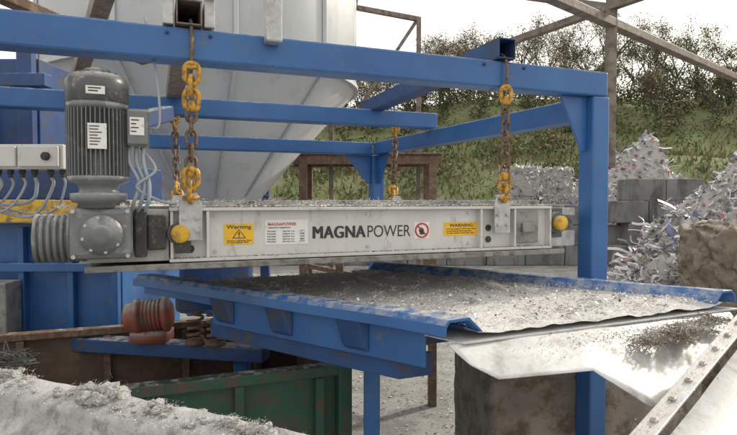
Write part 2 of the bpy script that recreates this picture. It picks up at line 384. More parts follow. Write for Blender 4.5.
g=G();c=Vector((1.288,-.004,1.8235))
g.tube([c+Vector((.040*math.cos(a),0,.040*math.sin(a))) for a in np.linspace(0,2*math.pi,33)[:-1]],.0045,6,0,True)
g.beam(c+Vector((-.027,0,.027)),c+Vector((.027,0,-.027)),.004,.007)
g.obj('prohibition_ring','red',mg)
g=G();g.lathe(c+Vector((-.003,.001,.0)),(0,-1,0),[(0,.016),(.001,.016)],12);g.box((1.275,-.006,1.80),(1.30,-.0035,1.825));g.obj('prohibition_pictogram','ink',mg)
g=G();pts=[]
for i in range(3600):
    pts.append((random.uniform(-.45,2.3),random.uniform(.09,1.45),1.975+random.random()*.02))
for i in range(1600):
    pts.append((random.uniform(-.1,2.18),random.uniform(-.05,.08),1.966+random.random()*.010))
for i in range(500): pts.append((random.uniform(-.1,2.18),random.uniform(-.05,0),1.714))
for i in range(160): pts.append((random.uniform(-.5,-.27),random.uniform(-.19,0),1.968))
flakes(g,pts,.006,.022,[7,4,.7,1.5,.2,1,.1],.5)
for i in range(110): tuft(g,(random.uniform(-.1,2.1),random.uniform(-.02,.4),1.968+random.random()*.012),random.uniform(.03,.07),40,random.choice((0,8,1)),.5,.001)
for i in range(34): blob(g,(random.uniform(-.1,2.1),random.uniform(-.02,.3),1.965),random.uniform(.015,.04),7,.5)
for i in range(14): tuft(g,(random.uniform(-.6,-.25),random.uniform(-.2,.0),1.965),.03,40,0,.5,.001)
for i in range(7): tuft(g,(random.uniform(-.45,2.2),-.07,1.665),.02,25,3,.3)
g.obj('shredded_debris',FM,mg)
# ------------------------------------------------------------ chains
def link(g,c,ax,side,L,Wd,r,mi):
    c=Vector(c);ax=Vector(ax).normalized();side=(side-ax*side.dot(ax)).normalized();pts=[];h=L/2-Wd/2;rr=Wd/2
    for k in range(9):
        a=math.pi*k/8;pts.append(c+ax*(h+rr*math.sin(a))+side*rr*math.cos(a))
    for k in range(9):
        a=math.pi+math.pi*k/8;pts.append(c+ax*(-h+rr*math.sin(a))+side*rr*math.cos(a))
    g.tube(pts,r,8,mi,True)
def chain(p0,p1,yt=2,yb=2):
    p0=Vector(p0);p1=Vector(p1);d=(p1-p0);L=d.length;d.normalize();g=G()
    n=max(5,round(L/.062));st=L/n
    A=Vector((1,.3,0)).normalized();B=Vector((-.3,1,0))
    for i in range(n):
        c=p0+d*st*(i+.5);yel=i<yt or i>=n-yb
        s=(A if i%2 else B);s=s+Vector((random.uniform(-.3,.3),random.uniform(-.3,.3),0))
        if yel: link(g,c,d,A*(1 if i%2==0 else .2)+B*(0 if i%2==0 else 1),st+.040,.066,.0125,0)
        else: link(g,c,d,s,st+.024,.046,.0085,1)
    for q in (yt,n-yb):
        c=p0+d*st*q; g.tube([c-d*.028,c-d*.01,c+d*.01,c+d*.028],[.014,.021,.021,.014],10,0)
    c=p0;g.tube([c-A*.035,c+A*.035],.011,10,0);c=p1;g.tube([c-A*.04,c+A*.04],.011,10,0)
    return g.obj('hoist_chain',['chainy','chain'],None,0,2)
chain(W(.01,-.09,2.64),W(0,-.085,2.01),3,2)
chain(W(1.8,-.09,2.66),W(1.8,-.085,2.01),1,2)
chain(W(2.0,2.0,2.70),W(1.78,1.55,2.01),2,2)
chain(W(.0,2.0,2.70),W(.0,1.55,2.01),2,2)
g=G()
for s in (.01,1.8):
    link(g,W(s,0,2.755),(0,0,1),Vector((-.358,.934,0)),.26,.2,.009,0)
o=g.obj('beam_sling','chain',None,0,2)
# ------------------------------------------------------------ vibrating feeder
fd=empty('vibrating_feeder')
A=Vector((.396,2.37,0));wv=Vector((-.8,.6,0));ev=Vector((1.604,.73,0));WD=ev.length;ev.normalize()
def T(a,b,z): p=A+wv*a+ev*b;return Vector((p.x,p.y,z))
LEN=2.35
def extr(prof,a0,a1,name,m,n=14,dent=.004):
    g=G();v=[];K=len(prof)
    for i in range(n+1):
        a=a0+(a1-a0)*i/n
        for b,z in prof:
            k=noise.noise(Vector((a*1.7,b*5,3)))*dent
            v.append(T(a,b+k,z+k*.8))
    f=[]
    for i in range(n):
        for j in range(K):
            j2=(j+1)%K;f.append((i*K+j,(i+1)*K+j,(i+1)*K+j2,i*K+j2))
    f.append(tuple(range(K)));f.append(tuple(n*K+j for j in range(K-1,-1,-1)))
    g.add(v,f);return g.obj(name,m,fd,.003)
extr([(-.105,1.43),(-.10,1.478),(-.08,1.502),(.02,1.502),(.085,1.435),(.085,1.423),(.015,1.488),(-.075,1.488),(-.088,1.468),(-.093,1.43)],-.02,LEN,'near_rim','blue',20,.008)
extr([(WD+.035,1.43),(WD+.023,1.43),(WD+.018,1.468),(WD-.005,1.488),(WD-.08,1.488),(WD-.15,1.415),(WD-.15,1.427),(WD-.08,1.502),(WD,1.502),(WD+.03,1.475)],-.02,LEN,'far_rim','blue',20,.008)
extr([(-.035,1.26),(-.035,1.486),(-.023,1.486),(-.023,1.26)],.15,1.62,'near_side_plate','blue')
extr([(-.035,1.37),(-.035,1.486),(-.023,1.486),(-.023,1.37)],1.625,LEN,'rear_side_plate','blue')
extr([(WD-.057,1.22),(WD-.057,1.486),(WD-.045,1.486),(WD-.045,1.22)],.12,LEN,'far_side_plate','blue')
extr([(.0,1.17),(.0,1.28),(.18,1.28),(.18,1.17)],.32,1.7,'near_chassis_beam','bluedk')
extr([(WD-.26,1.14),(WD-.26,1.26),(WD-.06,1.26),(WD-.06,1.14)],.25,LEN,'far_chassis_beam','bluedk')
g=G();na,nb=90,64;v=[]
b0,b1=.03,WD-.1
for i in range(na+1):
    for j in range(nb+1):
        a=-.03+(LEN+.03)*i/na;b=b0+(b1-b0)*j/nb
        h=noise.fractal(Vector((a*3,b*3,0)),1,2,4)*.012+noise.noise(Vector((a*16,b*16,5)))*.007
        v.append(T(a,b,1.437+h+(.02*math.exp(-min(b-b0,b1-b)*18))-.012*math.exp(-max(a,0)*12)))
g.add(v,[(i*(nb+1)+j,i*(nb+1)+j+1,(i+1)*(nb+1)+j+1,(i+1)*(nb+1)+j) for i in range(na) for j in range(nb)])
g.obj('deck','deck',fd,0,2)
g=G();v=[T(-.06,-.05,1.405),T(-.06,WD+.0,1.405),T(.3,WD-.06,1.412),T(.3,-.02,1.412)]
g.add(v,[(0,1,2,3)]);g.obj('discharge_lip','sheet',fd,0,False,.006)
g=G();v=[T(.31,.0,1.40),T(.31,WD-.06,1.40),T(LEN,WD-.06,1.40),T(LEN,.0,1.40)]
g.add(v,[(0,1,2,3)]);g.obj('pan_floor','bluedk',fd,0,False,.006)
g=G()
for a in (.45,.95,1.42):
    p=[T(a,-.098,1.44),T(a,-.037,1.44),T(a,-.037,1.28),T(a,-.06,1.30)]
    q=[x+wv*.14 for x in p]
    g.add(p+q,[(0,1,2,3),(7,6,5,4),(0,3,7,4),(3,2,6,7),(1,0,4,5),(2,1,5,6)])
g.obj('side_brackets','bluedk',fd,.006)
g=G()
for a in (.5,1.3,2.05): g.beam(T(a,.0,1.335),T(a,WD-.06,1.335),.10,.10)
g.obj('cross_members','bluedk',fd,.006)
g=G()
g.beam((.02,3.42,0),(.02,3.42,1.14),.10,.10);g.beam((-.9,3.95,0),(-.9,3.95,.895),.1,.1);g.beam((1.6,4.1,0),(1.6,4.1,1.14),.1,.1)
g.obj('legs','blue',fd,.008)
g=G();g.beam((-2.3,4.13,.95),(-.7,3.80,.95),.14,.10);g.obj('rear_cross_beam','bluedk',fd,.008)
g=G()
for (cx,cy) in ((-1.20,3.86),(-1.06,3.84)):
    pts=[(cx+.05*math.cos(k*.5),cy+.05*math.sin(k*.5),1.04+k*.0038) for k in range(76)]
    g.tube(pts,.011,8);g.lathe((cx,cy,1.0),(0,0,1),[(0,.07),(.03,.07)],20);g.lathe((cx,cy,1.33),(0,0,1),[(0,.07),(.03,.07)],20)
g.obj('coil_springs','rust',fd,0,True)
g=G();g.lathe((-1.70,3.92,1.17),(1,.2,.08),[(-.02,.07),(0,.10),(.05,.105),(.055,.125),(.09,.125),(.095,.105),(.24,.105),(.245,.125),(.28,.125),(.31,.07)],24)
for k in range(5): g.lathe((-1.70,3.92,1.17),(1,.2,.08),[(.11+k*.026,.104),(.112+k*.026,.113),(.12+k*.026,.113),(.122+k*.026,.104)],24)
g.box((-1.66,3.86,1.0),(-1.42,4.06,1.075));g.obj('vibrator_motor','redmotor',fd,0,True)
g=G();pts=[]
for i in range(17000):
    a=random.uniform(-.03,LEN);b=random.uniform(b0,b1)
    if noise.noise(Vector((a*2.5,b*2.5,9)))<random.uniform(-.8,.05):continue
    pts.append(T(a,b,1.446+random.random()*.014))
for i in range(1800):
    e=random.choice((b0,b1));pts.append(T(random.uniform(0,LEN),e+random.gauss(0,.03),1.462+random.random()*.012))
flakes(g,pts,.003,.016,[9,5,1.2,1.4,.5,3,.2],.5)
pts=[T(random.uniform(0,LEN),random.choice((-.03,WD-.03))+random.gauss(0,.025),1.505) for i in range(1600)]
flakes(g,pts,.003,.010,[8,6,1.2,2,.3,1,.15],.2)
pts=[T(random.uniform(-.03,1.0),random.uniform(b0,b1),1.448+random.random()*.014) for i in range(1100)]
flakes(g,pts,.012,.034,[7,5,1.4,1.6,.6,5,.3],.6)
for i in range(150): tuft(g,T(random.uniform(0,LEN),random.uniform(b0,b1),1.447),random.uniform(.02,.06),40,random.choice((0,0,1)),.35,.0009)
g.obj('shredded_debris',FM,fd)
# ------------------------------------------------------------ discharge chute right
ch=empty('discharge_chute')
g=G()
top=[(.33,2.31,1.402),(.62,2.43,1.402),(1.0,2.60,1.402),(1.3,2.74,1.402),(1.6,2.88,1.402),(1.97,3.05,1.402)]
mid=[(.36,2.27,1.375),(.60,2.32,1.362),(.98,2.46,1.362),(1.26,2.55,1.34),(1.58,2.74,1.34),(1.95,2.98,1.38)]
bot=[(.41,2.24,1.335),(.52,2.2,1.29),(.93,2.3,1.295),(1.12,2.2,1.18),(1.45,2.42,1.20),(1.9,2.85,1.34)]
def lin(P,n):
    out=[]
    for i in range(len(P)-1):
        for k in range(n): out.append(Vector(P[i]).lerp(Vector(P[i+1]),k/n))
    out.append(Vector(P[-1]));return out
TT=lin(top,8);MM=lin(mid,8);BB=lin(bot,8);nr=12;v=[]
for i in range(len(TT)):
    jag=noise.noise(Vector((i*.9,0,4)))*.012
    for k in range(nr+1):
        q=k/nr;p=TT[i].lerp(MM[i],q*2) if q<.5 else MM[i].lerp(BB[i],q*2-1)
        v.append(p+Vector((0,-1,.3))*(noise.noise(p*5)*.014+jag*(q>.95)))
g.add(v,[(i*(nr+1)+k,i*(nr+1)+k+1,(i+1)*(nr+1)+k+1,(i+1)*(nr+1)+k) for i in range(len(TT)-1) for k in range(nr)])
g.obj('torn_flap','sheet',ch,0,True,.003)
p0=Vector((.62,1.50,1.21));p1=Vector((2.1,2.93,1.53))
g=G();g.beam(p0,p1,.065,.012,up=(-.15,-.25,1));g.obj('flange','galv',ch,.003)
g=G()
off=Vector((.75,-.45,-.28));rt=Vector((.046,-.038,-.006));v=[]
for i in range(13):
    for k in range(7):
        v.append(p0.lerp(p1,i/12)+rt+off*(k/6)+Vector((0,0,noise.noise(Vector((i*.4,k*.4,0)))*.008-.05*math.sin(k/6*3.14))))
g.add(v,[(i*7+k,i*7+k+1,(i+1)*7+k+1,(i+1)*7+k) for i in range(12) for k in range(6)]);g.obj('side_sheet','sheet',ch,0,2,.004)
g=G();v=[p0+Vector((-.026,.026,-.008)),p1+Vector((-.026,.026,-.008)),p1+Vector((-.026,.026,-.09)),p0+Vector((-.026,.026,-.09))]
g.add(v,[(0,1,2,3)]);g.obj('flange_edge','galv',ch,0,False,.006)
g=G()
for i in range(12):
    c=p0.lerp(p1,(i+.5)/12)+Vector((0,0,.006));g.lathe(c,(-.15,-.25,1),[(0,.013),(.009,.013),(.010,.007),(.015,.007)],6)
g.obj('flange_bolts','galv',ch)
g=G()
for i in range(60):
    q=random.random();tuft(g,Vector((1.22,2.5,1.345)).lerp(Vector((1.80,2.85,1.39)),q)+Vector((random.gauss(0,.05),random.gauss(0,.04),0.0)),.06,70,random.choices((1,3,0),(3,3,2))[0],.4,.0012)
pts=[]
for i in range(4500):
    q=random.random();p=Vector((.6,2.35,1.375)).lerp(Vector((1.85,2.87,1.385)),q**.6)+Vector((random.gauss(0,.08),random.gauss(0,.05),random.gauss(0,.012)+.0));pts.append(p)
flakes(g,pts,.003,.014,[6,6,1.5,3,.2,1,.1],.6)
pts=[p0.lerp(p1,random.random())+Vector((random.gauss(.0,.02),random.gauss(0,.02),.01)) for i in range(1400)]
flakes(g,pts,.002,.008,[6,5,1,3,.2,1,.1],.5)
pts=[p0.lerp(p1,random.random())+rt+off*random.random()**2 for i in range(500)]
flakes(g,pts,.002,.008,[2,5,2,5,.2,1,.1],.5)
g.obj('shredded_debris',FM,ch)
# ------------------------------------------------------------ foreground collection chute
fc=empty('collection_chute')
path=bez([(-1.9,2.1,1.49),(-1.4,1.8,1.50),(-1.04,1.58,1.505),(-.80,1.45,1.518),(-.507,1.30,1.524),(-.275,1.20,1.525),(-.138,1.13,1.523),(.1,.98,1.515)],10)
prof=[(.03,-.10),(.012,-.02),(.0,.0),(-.012,.006),(-.03,.002),(-.055,-.006),(-.078,-.014),(-.085,-.03),(-.088,-.06),(-.10,-.075),(-.13,-.10),(-.16,-.135),(-.20,-.18),(-.24,-.23),(-.32,-.34)]
g=G();v=[]
for i,p in enumerate(path):
    a=path[max(i-1,0)];b=path[min(i+1,len(path)-1)];d=(b-a).normalized();nrm=Vector((-d.y,d.x,0)).normalized()
    for x,z in prof:
        q=p+nrm*x+Vector((0,0,z));q+=Vector((0,0,1))*(noise.noise(q*6)*.010+noise.noise(q*26)*.003);v.append(q)
K=len(prof);g.add(v,[(i*K+k,i*K+k+1,(i+1)*K+k+1,(i+1)*K+k) for i in range(len(path)-1) for k in range(K-1)])
g.obj('rolled_edge','fluffsheet',fc,0,2,.005)
g=G()
def cp(q): 
    x=q*(len(path)-1);i=min(int(x),len(path)-2);return path[i].lerp(path[i+1],x-i)
for i in range(9):
    c=cp(.3+i*.075)+Vector((-.02,-.04,.002));g.lathe(c,(0,-.1,1),[(0,.011),(.006,.011),(.007,.007),(.012,.006)],6)
g.obj('bolts','galv',fc)
g=G()
for i in range(80):
    c=cp(random.uniform(.2,.97))+Vector((random.uniform(-.04,.01),random.uniform(-.07,.0),.0));r=random.uniform(.004,.012);blob(g,c,r,7,.6);tuft(g,c,r*1.7,30,8,.4,.0003,.8)
for c,r in (((-.66,1.345,1.528),.034),((-.62,1.315,1.528),.024),((-.71,1.38,1.525),.022),((-1.00,1.54,1.515),.024),((-.93,1.50,1.515),.015),((-.48,1.255,1.528),.020),((-.44,1.24,1.527),.013),((-.30,1.175,1.528),.018),((-.24,1.145,1.529),.017),((-.20,1.12,1.527),.012)):
    for k in range(9): blob(g,Vector(c)+Vector((random.gauss(0,.7),random.gauss(0,.45),random.gauss(0,.2)))*r,r*random.uniform(.3,.7),7,.75)
    tuft(g,c,r*2.2,380,8,.30,.0003,.5)
pts=[cp(random.uniform(.1,1))+Vector((random.uniform(-.06,.0),random.uniform(-.10,.01),random.uniform(-.008,.004))) for i in range(6000)]
flakes(g,pts,.0015,.005,[6,5,2.5,3,.2,1,.1],.6)
for i in range(30):
    c=Vector((-1.03,1.60,1.525));P=[c+Vector((random.gauss(0,.035),random.gauss(0,.025),abs(random.gauss(0,.018)))) for k in range(4)];g.tube(bez(P,5),.0014,5,2)
g.obj('fluff_and_dust',FM,fc)
# ------------------------------------------------------------ skip
sk=empty('waste_skip',O,TH)
g=G();s0,s1,t0,t1,zt=-1.9,.93,.5,1.60,.90
g.box((s0,t0,0.06),(s1,t0+.012,zt),0);g.box((s0,t1,0.06),(s1,t1+.012,zt+.12),1);g.box((s1,t0,0.06),(s1+.012,t1+.012,zt),0);g.box((s0-.012,t0,.06),(s0,t1+.012,zt),0)
g.box((s0,t0+.012,.06),(s1,t1,.075),1);g.box((s0,t0+.0125,.08),(s1,t0+.016,zt-.01),1);g.box((s1-.004,t0+.02,.08),(s1-.0005,t1,zt-.01),1)
g.obj('panels',['green','skipin'],sk)
g=G();g.beam((s0,t0-.03,zt+.02),(s1+.06,t0-.03,zt+.02),.09,.07);g.beam((s1+.035,t0-.07,zt+.021),(s1+.035,t1+.05,zt+.021),.09,.07)
g.beam((s1+.03,t0-.04,0),(s1+.03,t0-.04,zt+.1),.09,.09)
for i in range(6): g.beam((s0+.2+i*.5,t0-.035,.06),(s0+.2+i*.5,t0-.035,zt-.02),.06,.06)
g.obj('rims_and_ribs','green',sk,.008)
g=G();g.beam((s0,t1,zt+.14),(s1-.3,t1,zt+.14),.09,.05)
for i in range(5): g.beam((s0+.3+i*.55,t1-.03,.1),(s0+.3+i*.55,t1-.03,zt+.11),.05,.05)
g.obj('far_rim','rust',sk,.006)
g=G();pts=[(random.uniform(s0+.05,s1-.05),random.uniform(t0+.05,t1-.05),.45+random.random()*.1) for i in range(1800)]
flakes(g,pts,.03,.12,[1,3,5,4,.4,2,.3],.8);g.box((s0+.01,t0+.03,.3),(s1-.01,t1-.01,.46),2);g.obj('waste',FM,sk)
# ------------------------------------------------------------ left blue machine
bx=empty('blue_machine_housing')
g=G();g.box((-4.8,4.6,0.0),(-2.03,6.0,1.81));g.obj('lower_casing','blue',bx,.01)
g=G()
for x in (-2.85,-2.45,-2.09): g.box((x,4.53,.1),(x+.05,4.598,1.78))
g.box((-4.8,4.5,1.42),(-2.03,4.528,1.49));g.obj('ribs','blue',bx,.006)
g=G();g.box((-4.8,4.38,1.825),(-2.18,4.6,2.0));g.obj('yellow_rail','yellow',bx,.006)
g=G();g.box((-4.8,4.7,2.005),(-2.1,5.7,2.30));g.box((-4.8,4.8,2.3),(-2.8,5.7,3.2));g.box((-3.3,4.72,2.4),(-3.2,4.8,3.1));g.box((-2.95,4.72,2.3),(-2.82,4.8,3.25));g.box((-4.8,4.70,2.95),(-2.7,4.82,3.06));g.obj('upper_casing','bluedk',bx,.008)
g=G();g.box((-3.25,4.3,.9),(-2.80,4.5,1.36));g.obj('side_cover','greyd',bx,.01)
g=G()
for i in range(9): g.lathe((-2.3-i*.22,4.38,1.91),(0,-1,0),[(0,.014),(.01,.014)],6)
g.obj('bolts','galv',bx)
jb=empty('junction_box')
g=G();g.box((-1.90,2.72,2.15),(-1.48,2.86,2.27));g.box((-1.885,2.70,2.16),(-1.70,2.72,2.26));g.box((-1.69,2.70,2.16),(-1.495,2.72,2.26));g.obj('enclosure','grey',jb,.006)
g=G()
for x in (-1.84,-1.78,-1.72,-1.66,-1.58,-1.52): g.lathe((x,2.79,2.15),(0,0,-1),[(0,.016),(.02,.016),(.022,.011),(.04,.011)],10)
g.lathe((-1.55,2.70,2.21),(0,-1,0),[(0,.02),(.015,.02),(.02,.012)],14)
g.obj('glands','black',jb)
g=G()
for i,x in enumerate((-1.84,-1.78,-1.72,-1.66,-1.58,-1.52)):
    e=-2.1+i*.02;j=random.uniform(-.03,.03)
    g.tube(bez([(x,2.79,2.12),(x+.01,2.79,2.07),(x-.05+j,2.80,2.01-.012*i+j),(x-.22,2.85,1.99-.012*i+j),(e-.2,2.95,2.03)]),random.choice((.006,.008,.009)),8)
g.obj('cables','cable',jb,0,2)
g=G();g.beam((-2.0,2.9,0),(-2.0,2.9,2.3),.06,.06);g.beam((-2.0,2.89,2.21),(-1.5,2.89,2.21),.04,.04);g.obj('stand','bluedk',jb,.005)
# ------------------------------------------------------------ hopper
hp=empty('steel_hopper')
cx,cy=-2.4,8.4
g=G();g.lathe((cx,cy,0),(0,0,1),[(1.9,.75),(2.05,.80),(3.62,2.2),(3.66,2.22),(7.5,2.22)],48);g.obj('shell','hopper',hp,0,True)
g=G()
for z,r in ((3.64,2.25),(5.0,2.25),(6.2,2.25)): g.lathe((cx,cy,z),(0,0,1),[(-.03,r-.03),(-.03,r),(.03,r),(.03,r-.03)],48)
for a in (-1.15,-1.75,-2.4,-.6):
    g.beam((cx+2.24*math.cos(a),cy+2.24*math.sin(a),3.6),(cx+2.24*math.cos(a),cy+2.24*math.sin(a),7.5),.05,.03)
    g.beam((cx+2.24*math.cos(a),cy+2.24*math.sin(a),3.62),(cx+.82*math.cos(a),cy+.82*math.sin(a),2.05),.04,.03)
g.obj('seams','hopper',hp,.004)
g=G()
for a in (1.3,2.4,-2.6): g.beam((cx+1.9*math.cos(a),cy+1.9*math.sin(a),0),(cx+1.9*math.cos(a),cy+1.9*math.sin(a),3.3),.16,.16)
g.lathe((cx,cy,0),(0,0,1),[(.4,.6),(1.9,.74)],24)
g.obj('legs','bluedk',hp,.01)
# ------------------------------------------------------------ rusty frames
rf=empty('rusty_steel_frame')
g=G()
for x in (-1.0,.98): 
    for y in (8.6,9.4): g.beam((x,y,0),(x,y,2.55),.12,.12)
g.obj('legs','rust',rf,.006)
g=G();g.beam((-1.25,8.6,2.62),(1.12,8.6,2.62),.10,.14);g.beam((-1.25,9.4,2.62),(1.12,9.4,2.62),.10,.14);g.box((-1.25,8.5,2.69),(1.12,9.5,2.715));g.beam((-1,8.6,1.0),(.98,8.6,.6),.07,.07);g.obj('top_frame','rust',rf,.006)
rf2=empty('rusty_trestle')
g=G();g.beam((.62,5.4,0),(.62,5.4,1.35),.08,.08);g.beam((-.3,5.8,.42),(.62,5.4,.40),.07,.07);g.beam((-.3,5.8,0),(-.3,5.8,1.35),.08,.08);g.beam((-.3,5.8,.95),(.62,5.4,.6),.05,.05);g.obj('frame','rust',rf2,.005)
# ------------------------------------------------------------ concrete blocks
def rock(name,c,size,m,amp,seed,n=14,rot=0):
    b=bmesh.new();bmesh.ops.create_cube(b,size=1);bmesh.ops.subdivide_edges(b,edges=b.edges[:],cuts=n,use_grid_fill=True)
    R=Matrix.Rotation(rot,3,'Z')
    for v in b.verts:
        p=Vector((v.co.x*size[0],v.co.y*size[1],v.co.z*size[2]))
        e=sum(1 for k in range(3) if abs(v.co[k])>.42)
        q=p*3+Vector((seed,0,0));nn=noise.fractal(q,1,2,5)
        p+=Vector((noise.noise(q*2),noise.noise(q*2+Vector((9,0,0))),noise.noise(q*2+Vector((0,9,0)))))*amp*.6
        p+=Vector((noise.noise(q*6),noise.noise(q*6+Vector((9,0,0))),noise.noise(q*6+Vector((0,9,0)))))*amp*.25
        p*=1+ (nn*amp*.5) - (.035*amp/.06 if e>=2 else 0)
        v.co=R@p+Vector(c)
    me=bpy.data.meshes.new(name);b.to_mesh(me);b.free();me.materials.append(M[m])
    for p in me.polygons:p.use_smooth=True
    o=bpy.data.objects.new(name,me);COL.objects.link(o);return o
rock('concrete_block',(1.33,4.15,.42),(1.2,.8,.84),'conc',.03,1,18,.15)
rock('concrete_block',(2.25,4.75,.42),(.7,.8,.84),'conc',.04,4,18,.3)
rock('concrete_block',(3.75,5.1,.44),(1.5,1.0,.9),'rough',.05,6,18,.2)
rock('broken_concrete_block',(3.74,5.05,1.32),(1.45,.95,.90),'rough',.12,11,34,.25)
# ------------------------------------------------------------ retaining wall
rw=empty('retaining_wall')
g=G()
for r in range(3):
    x=-6.0+(.6 if r%2 else 0)
    while x<7.0: 
        g.box((x,17.0+random.uniform(0,.03),r*.62),(x+1.18,17.9,r*.62+.61));x+=1.2
for r in range(4):
    x=7.2+(.5 if r%2 else 0)
    while x<9.6: g.box((x,16.5+random.uniform(0,.04),r*.66),(x+1.08,17.4,r*.66+.65));x+=1.1
g.obj('interlocking_blocks','concw',rw,.03)
# ------------------------------------------------------------ scrap
def heap(name,c,rx,ry,h,n,smin,smax,w,seed,strips=0,mats=FM):
    g=G();N_=30;v=[]
    def H(x,y):
        d=math.sqrt((x/rx)**2+(y/ry)**2);return h*max(0,1-d**1.5)*(1+.35*noise.noise(Vector((x*1.2+seed,y*1.2,0))))
    for i in range(N_+1):
        for j in range(N_+1):
            x=(i/N_*2-1)*rx;y=(j/N_*2-1)*ry;v.append((c[0]+x,c[1]+y,c[2]+H(x,y)-.02+.1*h*noise.noise(Vector((x*5,y*5,seed)))*(H(x,y)>0)))
    g.add(v,[(i*(N_+1)+j,(i+1)*(N_+1)+j,(i+1)*(N_+1)+j+1,i*(N_+1)+j+1) for i in range(N_) for j in range(N_)],1)
    pts=[]
    while len(pts)<n:
        x=random.uniform(-rx,rx);y=random.uniform(-ry,ry);z=H(x,y)
        if z>0:pts.append((c[0]+x,c[1]+y,c[2]+z+random.uniform(0,.08)*h*.4))
    flakes(g,pts,smin,smax,w,1.2,4)
    for i in range(strips):
        x=random.uniform(-rx,rx)*.9;y=random.uniform(-ry,ry)*.9;z=c[2]+H(x,y);p=Vector((c[0]+x,c[1]+y,z))
        P=[p]
        d=Vector((random.gauss(0,1),random.gauss(0,1),random.gauss(0.1,.4))).normalized()
        for k in range(3):
            d=(d+Vector((random.gauss(0,.6),random.gauss(0,.6),random.gauss(-.1,.4)))).normalized();P.append(P[-1]+d*smax*random.uniform(.3,.9))
        Q=bez(P,3);wd=Vector((random.gauss(0,1),random.gauss(0,1),random.gauss(0,1))).normalized()*smax*random.uniform(.04,.14)
        vv=[]
        for q in Q:vv+=[q-wd,q+wd]
        g.add(vv,[(2*k,2*k+1,2*k+3,2*k+2) for k in range(len(Q)-1)],random.choices([0,1,5,4,3,6],[7,2,8,1.4,.8,.9])[0])
    return g.obj(name,mats)
heap('scrap_metal_heap',(9.6,20.3,0),3.8,2.6,3.7,6500,.05,.28,[10,3,1.2,1.5,3.5,6,2.4],3,500)
heap('scrap_metal_heap',(14.2,17.5,0),4.6,3,4.5,8500,.05,.28,[10,3,1.2,1.5,3.5,6,2.4],8,600)
heap('scrap_metal_heap',(9.6,13.2,0),3.3,2.6,3.2,9500,.04,.24,[9,3.5,1.5,1.6,3,6,2.0],21,900)
heap('wire_scrap_heap',(4.15,7.6,0),1.25,1.1,1.75,3800,.03,.18,[7,4,1.3,1,.5,9,.2],5,900)
def bale(c,size,rz,seed):
    g=G();R=Matrix.Rotation(rz,4,'Z');sx,sy,sz=size
    g.box((-sx*.47,-sy*.47,-sz*.47),(sx*.47,sy*.47,sz*.47),1)
    pts=[]
    for i in range(1100):
        f=random.randrange(3);p=[random.uniform(-.5,.5)*sx,random.uniform(-.5,.5)*sy,random.uniform(-.5,.5)*sz];s=random.choice((-1,1))
        p[f]=s*.49*size[f];pts.append(p)
    for p in pts:
        p=Vector(p);q=[p+Vector((random.gauss(0,.05),random.gauss(0,.05),random.gauss(0,.05))) for k in range(3)]
        g.add(q,[(0,1,2)],random.choices(range(7),[7,5,.7,.8,.6,8,.3])[0])
    g.v=[tuple(R@Vector(v)+Vector(c)) for v in g.v]
    g.obj('metal_bale',FM)
for c in ((5.0,19,.6),(6.3,19,.6),(5.0,19,1.65),(6.3,19,1.65),(5.1,19,2.6),(6.2,19.1,2.55)): bale(c,(1.2,1.1,1.0),random.uniform(-.1,.1),0)
# ------------------------------------------------------------ ground
g=G();g.add([(-700,-300,0),(700,-300,0),(700,1200,0),(-700,1200,0)],[(0,1,2,3)]);g.obj('ground','ground')
g=G();pts=[(random.uniform(-2,9),random.uniform(2.5,17),.004+random.random()*.01) for i in range(8000)]
flakes(g,pts,.01,.05,[3,5,5,4,.3,1.5,.1],.25)
pts=[(random.uniform(-1,2.5),random.uniform(4,8),.004+random.random()*.01) for i in range(5000)]
flakes(g,pts,.008,.035,[3,5,6,5,.3,1,.1],.25)
g.obj('scattered_debris',FM)
# ------------------------------------------------------------ hillside
def sm(a,b,x):
    t=min(1,max(0,(x-a)/(b-a)));return t*t*(3-2*t)
def HZ(x,y):
    top=11.5+1.2*math.sin(x*.045+.5)-3.0*sm(0,-45,x)-2.0*sm(10,0,x)
    h=top*(.38*sm(22,36,y)+.62*sm(34,60,y)) + 2*sm(60,150,y)
    return h+.7*noise.noise(Vector((x*.12,y*.12,0)))*sm(22,30,y)-.05
g=G();nx,ny=90,46;v=[]
for i in range(nx+1):
    for j in range(ny+1):
        x=-90+220*i/nx;y=21+ (j/ny)**1.4*170;v.append((x,y,HZ(x,y)))
g.add(v,[(i*(ny+1)+j,(i+1)*(ny+1)+j,(i+1)*(ny+1)+j+1,i*(ny+1)+j+1) for i in range(nx) for j in range(ny)]);g.obj('hillside','grass',None,0,2)
def leafcl(V,c,r,n,size,sq=.8):
    p=rng.normal(0,1,(n,3));p/=np.linalg.norm(p,axis=1)[:,None];p*=(rng.random((n,1))**.45)*r;p[:,2]*=sq
    p+=np.array(c);a=rng.normal(0,1,(n,3));a/=np.linalg.norm(a,axis=1)[:,None];b=rng.normal(0,1,(n,3));b=np.cross(a,b);b/=np.linalg.norm(b,axis=1)[:,None]
    s=size*rng.uniform(.5,1.3,(n,1));q=np.stack([p-a*s,p+b*s*.5,p+a*s,p-b*s*.5],1);V.append(q.reshape(-1,3))
class LF:
    def __init__(s):s.d={0:[],1:[],2:[]}
    def to(s,g):
        for k,L in s.d.items():
            for q in L:
                n=len(q)//4;o=len(g.v);g.v+=q.tolist();g.f+=[(o+4*i,o+4*i+1,o+4*i+2,o+4*i+3) for i in range(n)];g.m+=[k+1]*n
